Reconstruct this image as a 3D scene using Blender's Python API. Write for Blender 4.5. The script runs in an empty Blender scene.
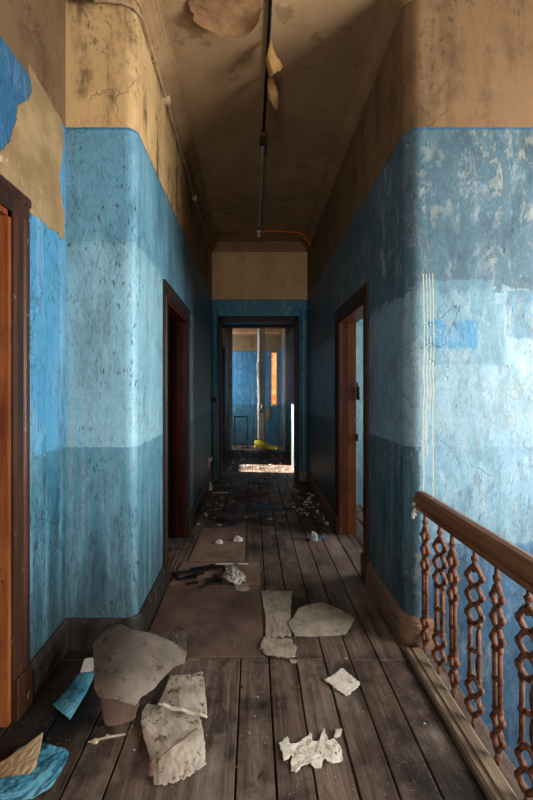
import bpy, bmesh, math, random
from mathutils import Vector, noise as mn
random.seed(7)
C = bpy.context.scene.collection
EYE = 1.33
def srgb(h):
    if isinstance(h, str):
        h = h.lstrip('#'); c = [int(h[i:i+2], 16)/255 for i in (0, 2, 4)]
    else: c = [v/255 for v in h]
    return tuple([(((v+.055)/1.055)**2.4 if v > .04045 else v/12.92)*ALB for v in c] + [1.0])
ALB = .5
def W(px, py, z):            # point of the photo known to be at height z
    D = (EYE - z)*400/(py - 390) if abs(py-390) > 1 else 5
    return Vector(((px-253)/400*D, D, z))

# ---------------------------------------------------------------- objects
def tag(o, label=None, cat=None, group=None, kind=None):
    if label: o['label'] = label
    if cat: o['category'] = cat
    if group: o['group'] = group
    if kind: o['kind'] = kind
    return o
def empty(name, loc=(0, 0, 0), rz=0):
    o = bpy.data.objects.new(name, None); C.objects.link(o)
    o.location = loc; o.rotation_euler = (0, 0, rz); o.empty_display_size = .05
    return o
def obj(name, bm, mat, parent=None, smooth=False):
    me = bpy.data.meshes.new(name)
    bmesh.ops.recalc_face_normals(bm, faces=bm.faces[:])
    bm.to_mesh(me); bm.free()
    for m in (mat if isinstance(mat, (list, tuple)) else [mat]): me.materials.append(m)
    if smooth:
        for p in me.polygons: p.use_smooth = True
    o = bpy.data.objects.new(name, me); C.objects.link(o)
    if parent: o.parent = parent
    return o
def struct(name, bm, mat, parent=None, smooth=False):
    o = obj(name, bm, mat, parent, smooth)
    if not parent: o['kind'] = 'structure'
    return o
def copy_tree(o, parent=None):
    c = o.copy(); C.objects.link(c)
    if parent: c.parent = parent
    for ch in list(o.children): copy_tree(ch, c)
    return c

# ---------------------------------------------------------------- meshes
def box(bm, x0, x1, y0, y1, z0, z1, ch=0.0):
    vs = [bm.verts.new((x, y, z)) for z in (z0, z1) for y in (y0, y1) for x in (x0, x1)]
    fs = [bm.faces.new([vs[i] for i in f]) for f in
          ((0, 2, 3, 1), (4, 5, 7, 6), (0, 1, 5, 4), (2, 6, 7, 3), (0, 4, 6, 2), (1, 3, 7, 5))]
    if ch:
        es = list({e for f in fs for e in f.edges})
        bmesh.ops.bevel(bm, geom=es, offset=ch, segments=1, affect='EDGES')
    return vs
def B(*boxes, ch=0.0):
    bm = bmesh.new()
    for b in boxes: box(bm, *b, ch=ch)
    return bm
def prism(bm, poly, z0, z1):
    a = [bm.verts.new((x, y, z0)) for x, y in poly]; b = [bm.verts.new((x, y, z1)) for x, y in poly]
    n = len(poly)
    bm.faces.new(a); bm.faces.new(b[::-1])
    for i in range(n): bm.faces.new((a[i], a[(i+1) % n], b[(i+1) % n], b[i]))
def sweep(bm, path, prof, sgn=1, closed_prof=True):
    """prof: (offset to the room side, z); path: 2D points; sgn picks the side"""
    n = len(path); rows = []
    for i, p in enumerate(path):
        p = Vector(p)
        d0 = (p-Vector(path[i-1])).normalized() if i > 0 else None
        d1 = (Vector(path[i+1])-p).normalized() if i < n-1 else None
        d0 = d0 or d1; d1 = d1 or d0
        n0 = Vector((-d0.y, d0.x)); n1 = Vector((-d1.y, d1.x))
        m = (n0+n1); m = m/m.length; m = m/max(.3, m.dot(n0))
        rows.append([bm.verts.new((p.x+sgn*m.x*o, p.y+sgn*m.y*o, z)) for o, z in prof])
    k = len(prof)
    for i in range(n-1):
        for j in range(k if closed_prof else k-1):
            bm.faces.new((rows[i][j], rows[i+1][j], rows[i+1][(j+1) % k], rows[i][(j+1) % k]))
    bm.faces.new(rows[0]); bm.faces.new(rows[-1][::-1])
def arc(cx, cy, r, a0, a1, n=8):
    return [(cx+r*math.cos(math.radians(a0+(a1-a0)*i/n)), cy+r*math.sin(math.radians(a0+(a1-a0)*i/n))) for i in range(n+1)]
def tube(bm, pts, r, seg=8, cap=True):
    pts = [Vector(p) for p in pts]; rs = r if isinstance(r, (list, tuple)) else [r]*len(pts)
    rows = []; up = Vector((0, 0, 1))
    t = (pts[1]-pts[0]).normalized(); nrm = t.orthogonal().normalized()
    for i, p in enumerate(pts):
        t = (pts[min(i+1, len(pts)-1)]-pts[max(i-1, 0)])
        t = t.normalized() if t.length > 1e-9 else Vector((0, 0, 1))
        nrm = (nrm - t*nrm.dot(t)); nrm = nrm.normalized() if nrm.length > 1e-6 else t.orthogonal().normalized()
        b = t.cross(nrm)
        rows.append([bm.verts.new(p+(nrm*math.cos(2*math.pi*k/seg)+b*math.sin(2*math.pi*k/seg))*rs[i]) for k in range(seg)])
    for i in range(len(rows)-1):
        for k in range(seg):
            bm.faces.new((rows[i][k], rows[i][(k+1) % seg], rows[i+1][(k+1) % seg], rows[i+1][k]))
    if cap: bm.faces.new(rows[0][::-1]); bm.faces.new(rows[-1])
def ball(bm, c, rx, ry, rz, seg=8):
    r = bmesh.ops.create_uvsphere(bm, u_segments=seg, v_segments=max(4, seg-2), radius=1)
    for v in r['verts']: v.co = Vector((c[0]+v.co.x*rx, c[1]+v.co.y*ry, c[2]+v.co.z*rz))
def lathe(bm, prof, c, axis='z', seg=12):
    rows = []
    for r, h in prof:
        row = []
        for k in range(seg):
            a = 2*math.pi*k/seg; u, v = r*math.cos(a), r*math.sin(a)
            p = {'z': (u, v, h), 'x': (h, u, v), 'y': (u, h, v)}[axis]
            row.append(bm.verts.new(Vector(c)+Vector(p)))
        rows.append(row)
    for i in range(len(rows)-1):
        for k in range(seg): bm.faces.new((rows[i][k], rows[i][(k+1) % seg], rows[i+1][(k+1) % seg], rows[i+1][k]))
    bm.faces.new(rows[0][::-1]); bm.faces.new(rows[-1])
def lag(ts, ps, t):
    out = Vector((0, 0, 0))
    for i, p in enumerate(ps):
        w = 1.0
        for j in range(len(ps)):
            if j != i: w *= (t-ts[j])/(ts[i]-ts[j])
        out += p*w
    return out
def in_poly(x, y, poly):
    c = False; j = len(poly)-1
    for i in range(len(poly)):
        xi, yi = poly[i]; xj, yj = poly[j]
        if (yi > y) != (yj > y) and x < (xj-xi)*(y-yi)/(yj-yi)+xi: c = not c
        j = i
    return c
def sheet(name, ctrl, mat, res=(60, 60), jag=.05, jf=5, thick=.0015, wrinkle=.002, wf=9, poly=None, seed=0, parent=None):
    """torn sheet through a grid of control points (rows of 3D points); edges torn by noise"""
    bm = bmesh.new(); nr = len(ctrl); nc = len(ctrl[0])
    tr = [i/(nr-1) for i in range(nr)]; tc = [i/(nc-1) for i in range(nc)]
    nu, nv = res; vs = {}
    def nz(a, b): return mn.noise(Vector((a*jf+seed*3.1, b*jf-seed*1.7, seed)))*.7+mn.noise(Vector((a*jf*3.3+seed, b*jf*3.3, seed+4)))*.4
    def P(u, v):
        rows = [lag(tc, [Vector(p) for p in r], u) for r in ctrl]
        p = lag(tr, rows, v)
        w = mn.noise(Vector((u*wf+seed, v*wf, seed)))+.5*mn.noise(Vector((u*wf*2.7, v*wf*2.7, seed+2)))
        return p+Vector((0, 0, wrinkle*(w+.8)))
    def inside(u, v):
        du = jag*(nz(u, v)); dv = jag*(nz(v+7, u+3))
        uu, vv = u+du, v+dv
        if poly: return in_poly(uu, vv, poly)
        m = jag*.9
        return m < uu < 1-m and m < vv < 1-m
    for i in range(nu):
        for j in range(nv):
            if inside((i+.5)/nu, (j+.5)/nv):
                q = []
                for a, b in ((i, j), (i+1, j), (i+1, j+1), (i, j+1)):
                    if (a, b) not in vs: vs[(a, b)] = bm.verts.new(P(a/nu, b/nv))
                    q.append(vs[(a, b)])
                bm.faces.new(q)
    # soften the stair-stepped rim
    for _ in range(2):
        rim = [v for v in bm.verts if v.is_boundary]; new = {}
        for v in rim:
            nb = [e.other_vert(v) for e in v.link_edges if e.is_boundary]
            if nb: new[v] = v.co*.5+sum((n.co for n in nb), Vector())/len(nb)*.5
        for v, c in new.items(): v.co = c
    c0 = sum((v.co for v in bm.verts), Vector())/max(1, len(bm.verts)); c0.z = min(v.co.z for v in bm.verts)
    for v in bm.verts: v.co -= c0
    o = obj(name, bm, mat, parent, smooth=True); o.location = c0
    s = o.modifiers.new('thickness', 'SOLIDIFY'); s.thickness = thick; s.offset = 0
    return o

# ---------------------------------------------------------------- materials
class Mat:
    def __init__(s, name, rough=.7, spec=.2):
        s.m = bpy.data.materials.new(name); s.m.use_nodes = True; s.nt = s.m.node_tree
        s.b = s.nt.nodes['Principled BSDF']; s.b.inputs['Roughness'].default_value = rough
        s.b.inputs['Specular IOR Level'].default_value = spec
    def put(s, sock, v):
        if isinstance(v, bpy.types.NodeSocket): s.nt.links.new(v, sock)
        elif v is not None: sock.default_value = v
    def n(s, typ, ins=(), **props):
        nd = s.nt.nodes.new(typ)
        for k, v in props.items(): setattr(nd, k, v)
        for k, v in dict(ins).items(): s.put(nd.inputs[k], v)
        return nd
    def math(s, op, a, b=None, c=None):
        nd = s.n('ShaderNodeMath', operation=op); s.put(nd.inputs[0], a); s.put(nd.inputs[1], b)
        if c is not None: s.put(nd.inputs[2], c)
        return nd.outputs[0]
    def add(s, a, b): return s.math('ADD', a, b)
    def mul(s, a, b): return s.math('MULTIPLY', a, b)
    def inv(s, a): return s.math('SUBTRACT', 1.0, a)
    def ss(s, v, lo, hi, tlo=0.0, thi=1.0):
        nd = s.n('ShaderNodeMapRange', {0: v, 1: lo, 2: hi, 3: tlo, 4: thi}, interpolation_type='SMOOTHSTEP'); return nd.outputs[0]
    def mix(s, f, a, b, mode='MIX'):
        nd = s.n('ShaderNodeMix', data_type='RGBA', blend_type=mode)
        s.put(nd.inputs[0], f); s.put(nd.inputs[6], a); s.put(nd.inputs[7], b); return nd.outputs[2]
    def pos(s): return s.n('ShaderNodeNewGeometry').outputs['Position']
    def ob(s): return s.n('ShaderNodeTexCoord').outputs['Object']
    def sc(s, v, x, y, z, off=(0, 0, 0)):
        nd = s.n('ShaderNodeMapping', {'Vector': v, 'Scale': (x, y, z), 'Location': off}); return nd.outputs[0]
    def xyz(s, v):
        o = s.n('ShaderNodeSeparateXYZ', {0: v}).outputs; return o[0], o[1], o[2]
    def noise(s, v, scale, detail=4, rough=.6, dist=0):
        return s.n('ShaderNodeTexNoise', {'Vector': v, 'Scale': scale, 'Detail': detail, 'Roughness': rough, 'Distortion': dist}).outputs[0]
    def ncol(s, v, scale, detail=3):
        return s.n('ShaderNodeTexNoise', {'Vector': v, 'Scale': scale, 'Detail': detail}).outputs[1]
    def bump(s, h, strength=.3, dist=.004):
        s.put(s.b.inputs['Normal'], s.n('ShaderNodeBump', {'Height': h, 'Strength': strength, 'Distance': dist}).outputs[0])
    def base(s, c): s.put(s.b.inputs['Base Color'], c); return s.m
    def rough(s, v): s.put(s.b.inputs['Roughness'], v)

def wall_paint(name, up, dado, tan, zl=2.69, zd=1.035, wear=.5, grime=.5, axis='x', rects=(), drips=(), seed=0, stain=.5, worncol='#b5b3a5', speck=.6, bands=(), cracks=.35, cloud=1.0):
    """old gloss paint: pale upper coat, darker dado below, distempered tan above; axis = horizontal axis along the wall"""
    M = Mat(name, .5, .22); p0 = M.pos(); p = M.sc(p0, 1, 1, 1, (seed*7.3, seed*3.1, seed*5.7))
    x, y, z = M.xyz(p0); h = x if axis == 'x' else y
    big = M.noise(p, 1.3, 3, .55); med = M.noise(p, 5, 6, .65); fine = M.noise(p, 45, 5, .7)
    streak = M.noise(M.sc(p, 16, 16, .9), 1, 5, .65); streak2 = M.noise(M.sc(p, 45, 45, 2.4), 1, 4, .6)
    zw = M.add(z, M.mul(M.math('SUBTRACT', M.noise(p, 7, 3), .5), .02))
    du = srgb(up); dd = srgb(dado)
    blue = M.mix(M.ss(zw, zd-.003, zd+.003), dd, du)
    for lo, hi, colr, amt in bands:      # older / newer coats
        f = M.mul(M.ss(zw, lo-.03, lo+.03), M.inv(M.ss(zw, hi-.03, hi+.03)))
        blue = M.mix(M.mul(f, amt), blue, srgb(colr))
    # tonal drift of the coat
    blue = M.mix(M.ss(big, .3, .7, .0, .45), blue, M.mix(1.0, blue, (.62, .72, .8, 1), 'MULTIPLY'))
    blue = M.mix(M.ss(streak, .45, .75, 0, .45), blue, M.mix(.5, blue, srgb('#dfe9ea')))
    blue = M.mix(M.ss(streak2, .52, .8, 0, .5*grime+.1), blue, M.mix(1.0, blue, (.42, .47, .5, 1), 'MULTIPLY'))
    for (a, b, c, d, colr, amt, rg) in rects:
        hh = M.add(h, M.mul(M.math('SUBTRACT', M.noise(p, 12, 5, .7), .5), rg)); zz = M.add(z, M.mul(M.math('SUBTRACT', M.noise(M.sc(p, 1, 1, 1, (3, 5, 9)), 14, 5, .7), .5), rg))
        e = .004
        f = M.mul(M.mul(M.ss(hh, a-e, a+e), M.inv(M.ss(hh, b-e, b+e))), M.mul(M.ss(zz, c-e, c+e), M.inv(M.ss(zz, d-e, d+e))))
        blue = M.mix(M.mul(f, amt), blue, srgb(colr))
    # worn through to undercoat
    wn = M.noise(M.sc(p, 1.4, 1.4, .9), 7, 9, .75, .4)
    lo = .70-.17*wear
    w = M.mul(M.ss(wn, lo, lo+.035), M.ss(M.noise(p, 1.9, 3), .40, .60))
    blue = M.mix(M.mul(w, .75), blue, srgb(worncol))
    us = M.mul(M.ss(M.noise(M.sc(p, 1, 1, .55, (2, 7, 1)), 70, 6, .8), .56, .62), M.ss(M.noise(M.sc(p, 1, 1, .7, (7, 7, 1)), 2.6, 4, .65), .46, .6))
    blue = M.mix(M.mul(us, .25+.5*wear), blue, srgb('#c2b79c'))
    # vertical scrapes
    sc = M.mul(M.ss(M.noise(M.sc(p, 38, 38, 4), 1, 6, .75), .63, .68), M.ss(M.noise(p, 2.6, 3), .45, .6))
    blue = M.mix(M.mul(sc, .6*wear+.2), blue, srgb('#a99c86'))
    mot = M.noise(M.sc(p, 1, 1, .7, (11, 4, 2)), 11, 8, .75, .6)
    blue = M.mix(M.ss(mot, .42, .66, 0, .25+.3*cloud), blue, M.mix(1.0, blue, (.45, .5, .52, 1), 'MULTIPLY'))
    blue = M.mix(M.ss(M.noise(M.sc(p, 1.3, 1.3, .5, (1, 14, 2)), 9, 8, .75, .5), .52, .68, 0, .12+.38*cloud), blue, M.mix(.6, blue, srgb('#e6eef0')))
    gr = M.noise(M.sc(p, 1, 1, .3), 110, 4, .75)
    blue = M.mix(M.ss(gr, .45, .7, 0, .4), blue, M.mix(1.0, blue, (.35, .38, .4, 1), 'MULTIPLY'))
    # dark specks and chips, drawn out downwards
    sp = M.mul(M.ss(M.noise(M.sc(p, 70, 70, 20), 1, 6, .72), .645-.05*speck, .68-.05*speck), M.ss(M.noise(M.sc(p, 3, 3, 1.2), 1, 4), .42, .56))
    blue = M.mix(M.mul(sp, .85), blue, srgb('#241c18'))
    dk = M.mul(M.mul(M.ss(M.noise(M.sc(p, 26, 26, 7, (3, 8, 1)), 1, 7, .78), .53, .62), M.inv(M.ss(M.add(z, M.mul(M.math('SUBTRACT', med, .5), 1.2)), .75, 1.15))), .75*grime)
    blue = M.mix(dk, blue, srgb('#25241f'))
    gb = M.mul(M.ss(M.noise(M.sc(p, 3, 3, 1), 1.4, 7, .7), .48, .68), grime)
    blue = M.mix(gb, blue, M.mix(1.0, blue, (.33, .34, .33, 1), 'MULTIPLY'))
    # more dirt towards the skirting (kicked and splashed)
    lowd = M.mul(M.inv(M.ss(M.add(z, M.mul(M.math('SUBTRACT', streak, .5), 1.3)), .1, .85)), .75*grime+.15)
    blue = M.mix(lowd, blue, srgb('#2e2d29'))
    # tan distemper
    t = srgb(tan)
    tn = M.mix(M.ss(med, .35, .7, 0, .4), t, M.mix(1.0, t, (.72, .66, .6, 1), 'MULTIPLY'))
    st = M.ss(M.add(M.mul(M.noise(M.sc(p, 6, 6, .9), 1, 5, .65), .5), M.mul(M.noise(p, 2.4, 6, .7), .5)), .48, .62)
    tn = M.mix(M.mul(st, stain), tn, srgb('#4a3420'))
    tn = M.mix(M.mul(M.mul(M.ss(M.noise(M.sc(p, 1, 1, .6), 34, 7, .82), .50, .60), M.ss(M.noise(M.sc(p, 1, 1, .4, (6, 6, 6)), 3.2, 5, .7), .44, .58)), stain*.85), tn, srgb('#2f2114'))
    zl2 = M.add(z, M.mul(M.math('SUBTRACT', M.noise(p, 30, 3), .5), .006))
    line = M.ss(zl2, zl-.002, zl+.002)
    edge = M.mul(M.ss(zl2, zl-.016, zl-.012), .7)
    blue = M.mix(edge, blue, srgb('#1f5f86'))
    col = M.mix(line, blue, tn)
    # cracks
    cv = M.n('ShaderNodeVectorMath', {0: M.sc(p, 1, 1, .8), 1: M.sc(M.ncol(p, 3.5, 5), .35, .35, .35)}, operation='ADD').outputs[0]
    vo = M.n('ShaderNodeTexVoronoi', {'Vector': cv, 'Scale': 1.35}, feature='DISTANCE_TO_EDGE').outputs['Distance']
    cr = M.mul(M.inv(M.ss(vo, .0012, .0045)), M.ss(M.noise(p, 1.7, 2), .52, .58))
    col = M.mix(M.mul(cr, cracks), col, srgb('#1d1712'))
    # cream paint runs
    for (dx, zt, zb, wd) in drips:
        hx = M.add(h, M.mul(M.math('SUBTRACT', M.noise(M.sc(p0, .1, .1, 1), 4, 3), .5), .035))
        f = M.mul(M.inv(M.ss(M.math('ABSOLUTE', M.math('SUBTRACT', hx, dx)), wd*.6, wd)), M.mul(M.inv(M.ss(z, zt-.004, zt)), M.ss(z, zb, zb+.05)))
        col = M.mix(M.mul(f, .8), col, srgb('#d9cfaa'))
    ht = M.add(M.add(M.mul(w, -.5), M.mul(sp, -.6)), M.add(M.mul(cr, -1.0), M.add(M.mul(fine, .35), M.mul(med, .8))))
    M.bump(ht, .55, .006)
    M.rough(M.add(M.mul(med, .35), M.mul(line, .3)) if False else M.add(.34, M.add(M.mul(fine, .25), M.mul(line, .25))))
    return M.base(col)

def wood(name, dark, light, axis='y', sc=1.0, rough=.6, chips=None, island=0.0, dirt_dark=.4, co='pos'):
    M = Mat(name, rough, .2); v = M.pos() if co == 'pos' else M.ob()
    s = {'x': (1.2, 14, 14), 'y': (14, 1.2, 14), 'z': (14, 14, 1.2)}[axis]
    if island:
        r = M.n('ShaderNodeNewGeometry').outputs['Random Per Island']
        off = M.n('ShaderNodeCombineXYZ', {0: M.mul(r, 31), 1: M.mul(r, 17), 2: M.mul(r, 9)}).outputs[0]
        v = M.n('ShaderNodeVectorMath', {0: v, 1: off}, operation='ADD').outputs[0]
    g = M.noise(M.sc(v, *[k*sc for k in s]), 1, 7, .7, .6); g2 = M.noise(M.sc(v, *[k*sc*4 for k in s]), 1, 4, .6)
    big = M.noise(v, 2.2*sc, 6, .7)
    col = M.mix(M.ss(g, .3, .72), srgb(dark), srgb(light))
    col = M.mix(M.ss(g2, .5, .8, 0, .5), col, M.mix(1.0, col, (.4, .38, .36, 1), 'MULTIPLY'))
    if island:
        col = M.mix(M.mul(r, island), col, M.mix(1.0, col, (.5, .46, .44, 1), 'MULTIPLY'))
    col = M.mix(M.mul(M.ss(big, .45, .7), dirt_dark), col, srgb('#120e0c'))
    if chips:
        ch = M.ss(M.noise(M.sc(v, 22, 22, 9), 1, 7, .8), .62, .66); col = M.mix(M.mul(ch, .8), col, srgb(chips))
    M.bump(M.add(g, M.mul(g2, .6)), .5, .003)
    return M.base(col)
def plain(name, c1, c2, scale=8, rough=.75, spots=None, sthr=.62, bump=.3, metal=0, co='ob', spec=.2):
    M = Mat(name, rough, spec); v = M.ob() if co == 'ob' else M.pos()
    n = M.noise(v, scale, 6, .65); col = M.mix(M.ss(n, .35, .68), srgb(c1), srgb(c2))
    f = M.noise(v, scale*6, 5, .7)
    if spots: col = M.mix(M.ss(M.noise(M.sc(v, 1, 1, 1, (4, 2, 8)), scale*2.2, 7, .75), sthr, sthr+.05, 0, .85), col, srgb(spots))
    M.bump(M.add(n, M.mul(f, .5)), bump, .003); M.b.inputs['Metallic'].default_value = metal
    return M.base(col)

SIGN = [(.905, 1.165, 1.545, 1.69, '#4f9cc4', .9, .02)]
m_left = wall_paint('paint_left_wall', '#559fc6', '#3f86a0', '#76593c', axis='y', rects=[(-3, 1.75, 2.08, 2.72, '#255c82', .9, .06)], wear=.45, grime=.75, seed=1, stain=.55, speck=1.2, cloud=.1)
m_hall_l = wall_paint('paint_column', '#98c8d8', '#639cb2', '#dcb27a', axis='x', wear=.5, grime=.6, seed=2, stain=.95, speck=1.3, cloud=.1,
                      bands=((2.09, 2.69, '#5f9db8', .75),))
m_hall_r = wall_paint('paint_right_wall', '#9dbfcc', '#55808c', '#967350', axis='x', wear=.85, grime=.5, seed=3.4, stain=.6, speck=.55, worncol='#b9b8ac',
                      bands=(), rects=[(.5, 3.6, 1.84, 2.9, '#4f6f7e', .85, .22), (.83, 1.25, 1.66, 1.9, '#7ba3b5', .7, .1), (.865, 3.6, .52, 1.08, '#93b9cc', .85, .08), (.865, 3.6, -2.8, .54, '#4f86b4', .8, .12), (.86, 1.30, 1.46, 1.78, '#7fa9ba', .8, .10)]+SIGN+[(1.31, 2.0, 1.60, 1.84, '#5f93a8', .75, .06)],
                      drips=((.885, 1.935, .72, .0035), (.902, 1.935, .95, .0028), (.918, 1.935, 1.2, .003), (.934, 1.935, .75, .003)))
m_end = wall_paint('paint_end_wall', '#3f94b6', '#3a8294', '#f2c48c', zl=2.665, zd=.99, axis='x', wear=.2, grime=.3, seed=5, stain=.2, speck=.1, cracks=0)
m_pass = wall_paint('paint_passage', '#44667a', '#3c5560', '#7a6549', zl=2.4, zd=1.0, axis='y', wear=.6, grime=.8, seed=6, stain=.6)
m_back = wall_paint('paint_back_room', '#4796c4', '#2f7c9a', '#9c8360', zl=2.27, zd=.98, axis='x', wear=.35, grime=.3, seed=7, stain=.3, speck=.1, cracks=.6)
m_dim = plain('dim_unseen_walls', '#4a3c30', '#5f4e3e', 3, .9, co='pos')  # unseen walls made dark brown to cut bounced light
m_room = wall_paint('paint_side_room', '#8fb8ba', '#88b0b2', '#b08a5c', zl=2.7, zd=.3, axis='x', wear=.3, grime=.2, seed=8, stain=.4, speck=.2)

def mat_ceiling():
    M = Mat('ceiling_distemper', .85, .2); p = M.pos()
    a = M.noise(p, 1.6, 6, .65); b = M.noise(p, 7, 6, .7); c = M.noise(p, 30, 4, .7)
    col = M.mix(M.ss(a, .35, .65), srgb('#b08860'), srgb('#c69c70'))
    col = M.mix(M.ss(M.noise(M.sc(p, 1, 1, 1, (5, 5, 5)), 3.1, 5, .6), .60, .64, 0, .4), col, srgb('#5f452f'))
    col = M.mix(M.ss(b, .55, .75, 0, .35), col, srgb('#5b402a'))
    col = M.mix(M.ss(M.noise(M.sc(p, 1, 1, 1, (9, 2, 5)), 13, 8, .8), .66, .70, 0, .5), col, srgb('#b39570'))
    M.bump(M.add(b, M.mul(c, .4)), .35, .006)
    return M.base(col)
m_ceil = mat_ceiling()
def mat_floor():
    M = Mat('floor_boards', .62, .22); p0 = M.pos()
    r = M.n('ShaderNodeNewGeometry').outputs['Random Per Island']
    off = M.n('ShaderNodeCombineXYZ', {0: M.mul(r, 31), 1: M.mul(r, 17), 2: 0.0}).outputs[0]
    v = M.n('ShaderNodeVectorMath', {0: p0, 1: off}, operation='ADD').outputs[0]
    g = M.noise(M.sc(v, 22, 1.3, 4), 1, 8, .72, .8); g2 = M.noise(M.sc(v, 90, 5, 4), 1, 4, .6)
    col = M.mix(M.ss(g, .28, .72), srgb('#4a382e'), srgb('#988070'))
    col = M.mix(M.ss(g2, .5, .8, 0, .5), col, srgb('#3c2e27'))
    col = M.mix(M.ss(r, .1, .9, 0, .6), col, M.mix(1.0, col, (.52, .46, .42, 1), 'MULTIPLY'))
    col = M.mix(M.ss(M.noise(p0, 2.3, 7, .7), .44, .64, 0, .85), col, srgb('#1c1512'))
    col = M.mix(M.ss(M.noise(M.sc(p0, 1, .5, 1, (3, 3, 3)), 5, 6, .7), .5, .72, 0, .5), col, srgb('#a39689'))
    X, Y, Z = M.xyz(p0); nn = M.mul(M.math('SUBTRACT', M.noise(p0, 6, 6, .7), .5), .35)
    dirt_dark = M.mul(M.inv(M.ss(M.add(M.add(X, M.mul(Y, -.35)), nn), -1.30, -1.12)), M.inv(M.ss(Y, 2.1, 2.3)))  # near-black ragged patch on the boards by the left near skirting
    col = M.mix(M.mul(dirt_dark, .85), col, srgb('#0e0b09'))
    d = M.mul(M.ss(M.noise(p0, 80, 6, .78), .62, .65), M.ss(M.noise(p0, 4, 3), .36, .58))
    col = M.mix(d, col, srgb('#b9afa2'))
    k = M.ss(M.noise(M.sc(p0, 1, .6, 1, (8, 1, 1)), 9, 3, .5), .70, .73); col = M.mix(M.mul(k, .8), col, srgb('#120d0b'))
    M.bump(M.add(M.add(g, M.mul(g2, .5)), M.mul(d, .6)), .6, .004)
    M.rough(M.ss(M.noise(p0, 6, 5), .35, .7, .42, .75))
    return M.base(col)
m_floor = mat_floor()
m_sub = plain('subfloor_dirt', '#120e0c', '#1d1713', co='pos')
m_cornice = plain('cornice_plaster', '#a07a54', '#b88e64', 5, .8, '#4f3824', .62, co='pos')
m_base_l = wood('skirting_dark', '#14110f', '#3a322b', 'z', 1, .6, '#8d8578', dirt_dark=.7)
m_base_r = wood('skirting_worn', '#6a4a34', '#a88468', 'y', 1, .55, '#2a1f18', dirt_dark=.45)
m_frame = wood('varnished_frame', '#2a1710', '#4f2e1c', 'z', 1, .4, '#9a8a72', dirt_dark=.45)
m_jamb = wood('rust_varnish', '#70341a', '#a86436', 'z', 1, .4, '#351a0e', dirt_dark=.5)
m_jambd = wood('rust_varnish_worn', '#62301a', '#8f4c28', 'z', .9, .45, '#cbb089', dirt_dark=.35)
m_jambdk = wood('dark_varnish', '#4a2010', '#6e3418', 'z', 1, .4, '#8a745a', dirt_dark=.5)  # darker brown varnish for the second doorway's lining
m_dark = wood('dark_trim', '#241812', '#3c281c', 'z', 1, .5, '#8d7a62', dirt_dark=.4)
m_rail = wood('handrail_wood', '#7a4628', '#b47c54', 'y', 1.6, .38, '#cdb79a', dirt_dark=.3)
m_iron = plain('rusty_iron', '#56301e', '#8a5638', 30, .8, '#2c1812', .54, .6)
m_white = plain('white_plaster', '#d9d0c0', '#f1ebe0', 14, .8, '#8a7d68', .66)
m_paper = plain('plaster_paper', '#dccdb6', '#f6ecda', 14, .8, '#6d5a45', .60, .5)
m_paper_w = plain('dirty_white_paper', '#b5a290', '#e2d2bc', 9, .8, '#57402a', .55, .6)
m_grey = plain('grey_backing_paper', '#6d6157', '#8d7d70', 6, .85, '#4a3f37', .56, .9)
m_brown = plain('brown_paper', '#6a5040', '#83675a', 7, .85, '#3a2c24', .62, .4)
m_thin = plain('thin_grey_paper', '#968877', '#bcac97', 8, .85, '#5a4d40', .58, .4)
m_bluep = plain('blue_paint_skin', '#3a809c', '#6db0c6', 6, .5, '#2b5a70', .55, .5)
m_cream = plain('cream_paint_skin', '#b99a72', '#d8bd94', 7, .7, '#7a6043', .62, .4)
m_board = plain('hardboard', '#5b463c', '#7d6457', 3.5, .6, '#2f2420', .58, .3, co='pos')
m_board2 = plain('pale_hardboard', '#7a6050', '#9a7d68', 4, .6, '#3a2c24', .60, .3, co='pos')
m_plaster = plain('bare_plaster', '#8a6e4a', '#a88b63', 5, .85, '#cbb48c', .60, .6, co='pos')
m_peel = plain('ceiling_paint_skin', '#8a6240', '#a87c50', 7, .75, '#6d4826', .62, .4)
m_peelpale = plain('ceiling_paint_underside', '#b98850', '#dca866', 9, .75, '#8b5c30', .64, .4)
m_conduit = plain('painted_conduit', '#a88460', '#c8a478', 12, .6, '#4a3220', .62)
m_black = plain('black_lacquer', '#0c0c0e', '#1d1d20', 10, .3, '#8a949c', .68)
m_tube = plain('grey_tube', '#b5aca0', '#d8cec0', 10, .5, '#3a2f26', .62, metal=.2)
m_orange = plain('orange_cable', '#ff6a20', '#ff8438', 10, .5)
m_brass = plain('brown_fitting', '#4a3018', '#6a4826', 10, .5)
m_steel = plain('dull_steel', '#3a3836', '#6a6660', 20, .45, '#5a3320', .6, metal=.7)
m_yellow = plain('yellow_foam', '#c9a81e', '#e6cc3a', 10, .8, '#7a6410', .62)
m_blued = plain('blue_debris', '#2c5068', '#46758f', 8, .6, '#1d3544', .6)
m_pipe = plain('white_pipe', '#b9b2a6', '#ddd6ca', 9, .5, '#6a5a48', .62)
m_plank = wood('debris_wood', '#4a3628', '#7d6048', 'y', 1, .7, None, co='ob')
m_step = wood('edge_trim', '#6a5644', '#a08a70', 'y', 1.2, .5, '#2a2019', dirt_dark=.35)

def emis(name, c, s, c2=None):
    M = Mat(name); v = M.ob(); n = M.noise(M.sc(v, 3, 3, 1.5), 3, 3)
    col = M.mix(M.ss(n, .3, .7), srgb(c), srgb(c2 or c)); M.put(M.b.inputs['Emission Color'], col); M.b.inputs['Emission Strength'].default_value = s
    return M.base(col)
m_glow = emis('orange_glow', '#e0762e', 1.5, '#ffb072')  # emission stands in for sunlight on the orange strip

# ---------------------------------------------------------------- shell
XL, XR, XN = -.606, .80, -.97
Y0, YE = 2.07, 5.90
H = 3.48
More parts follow.
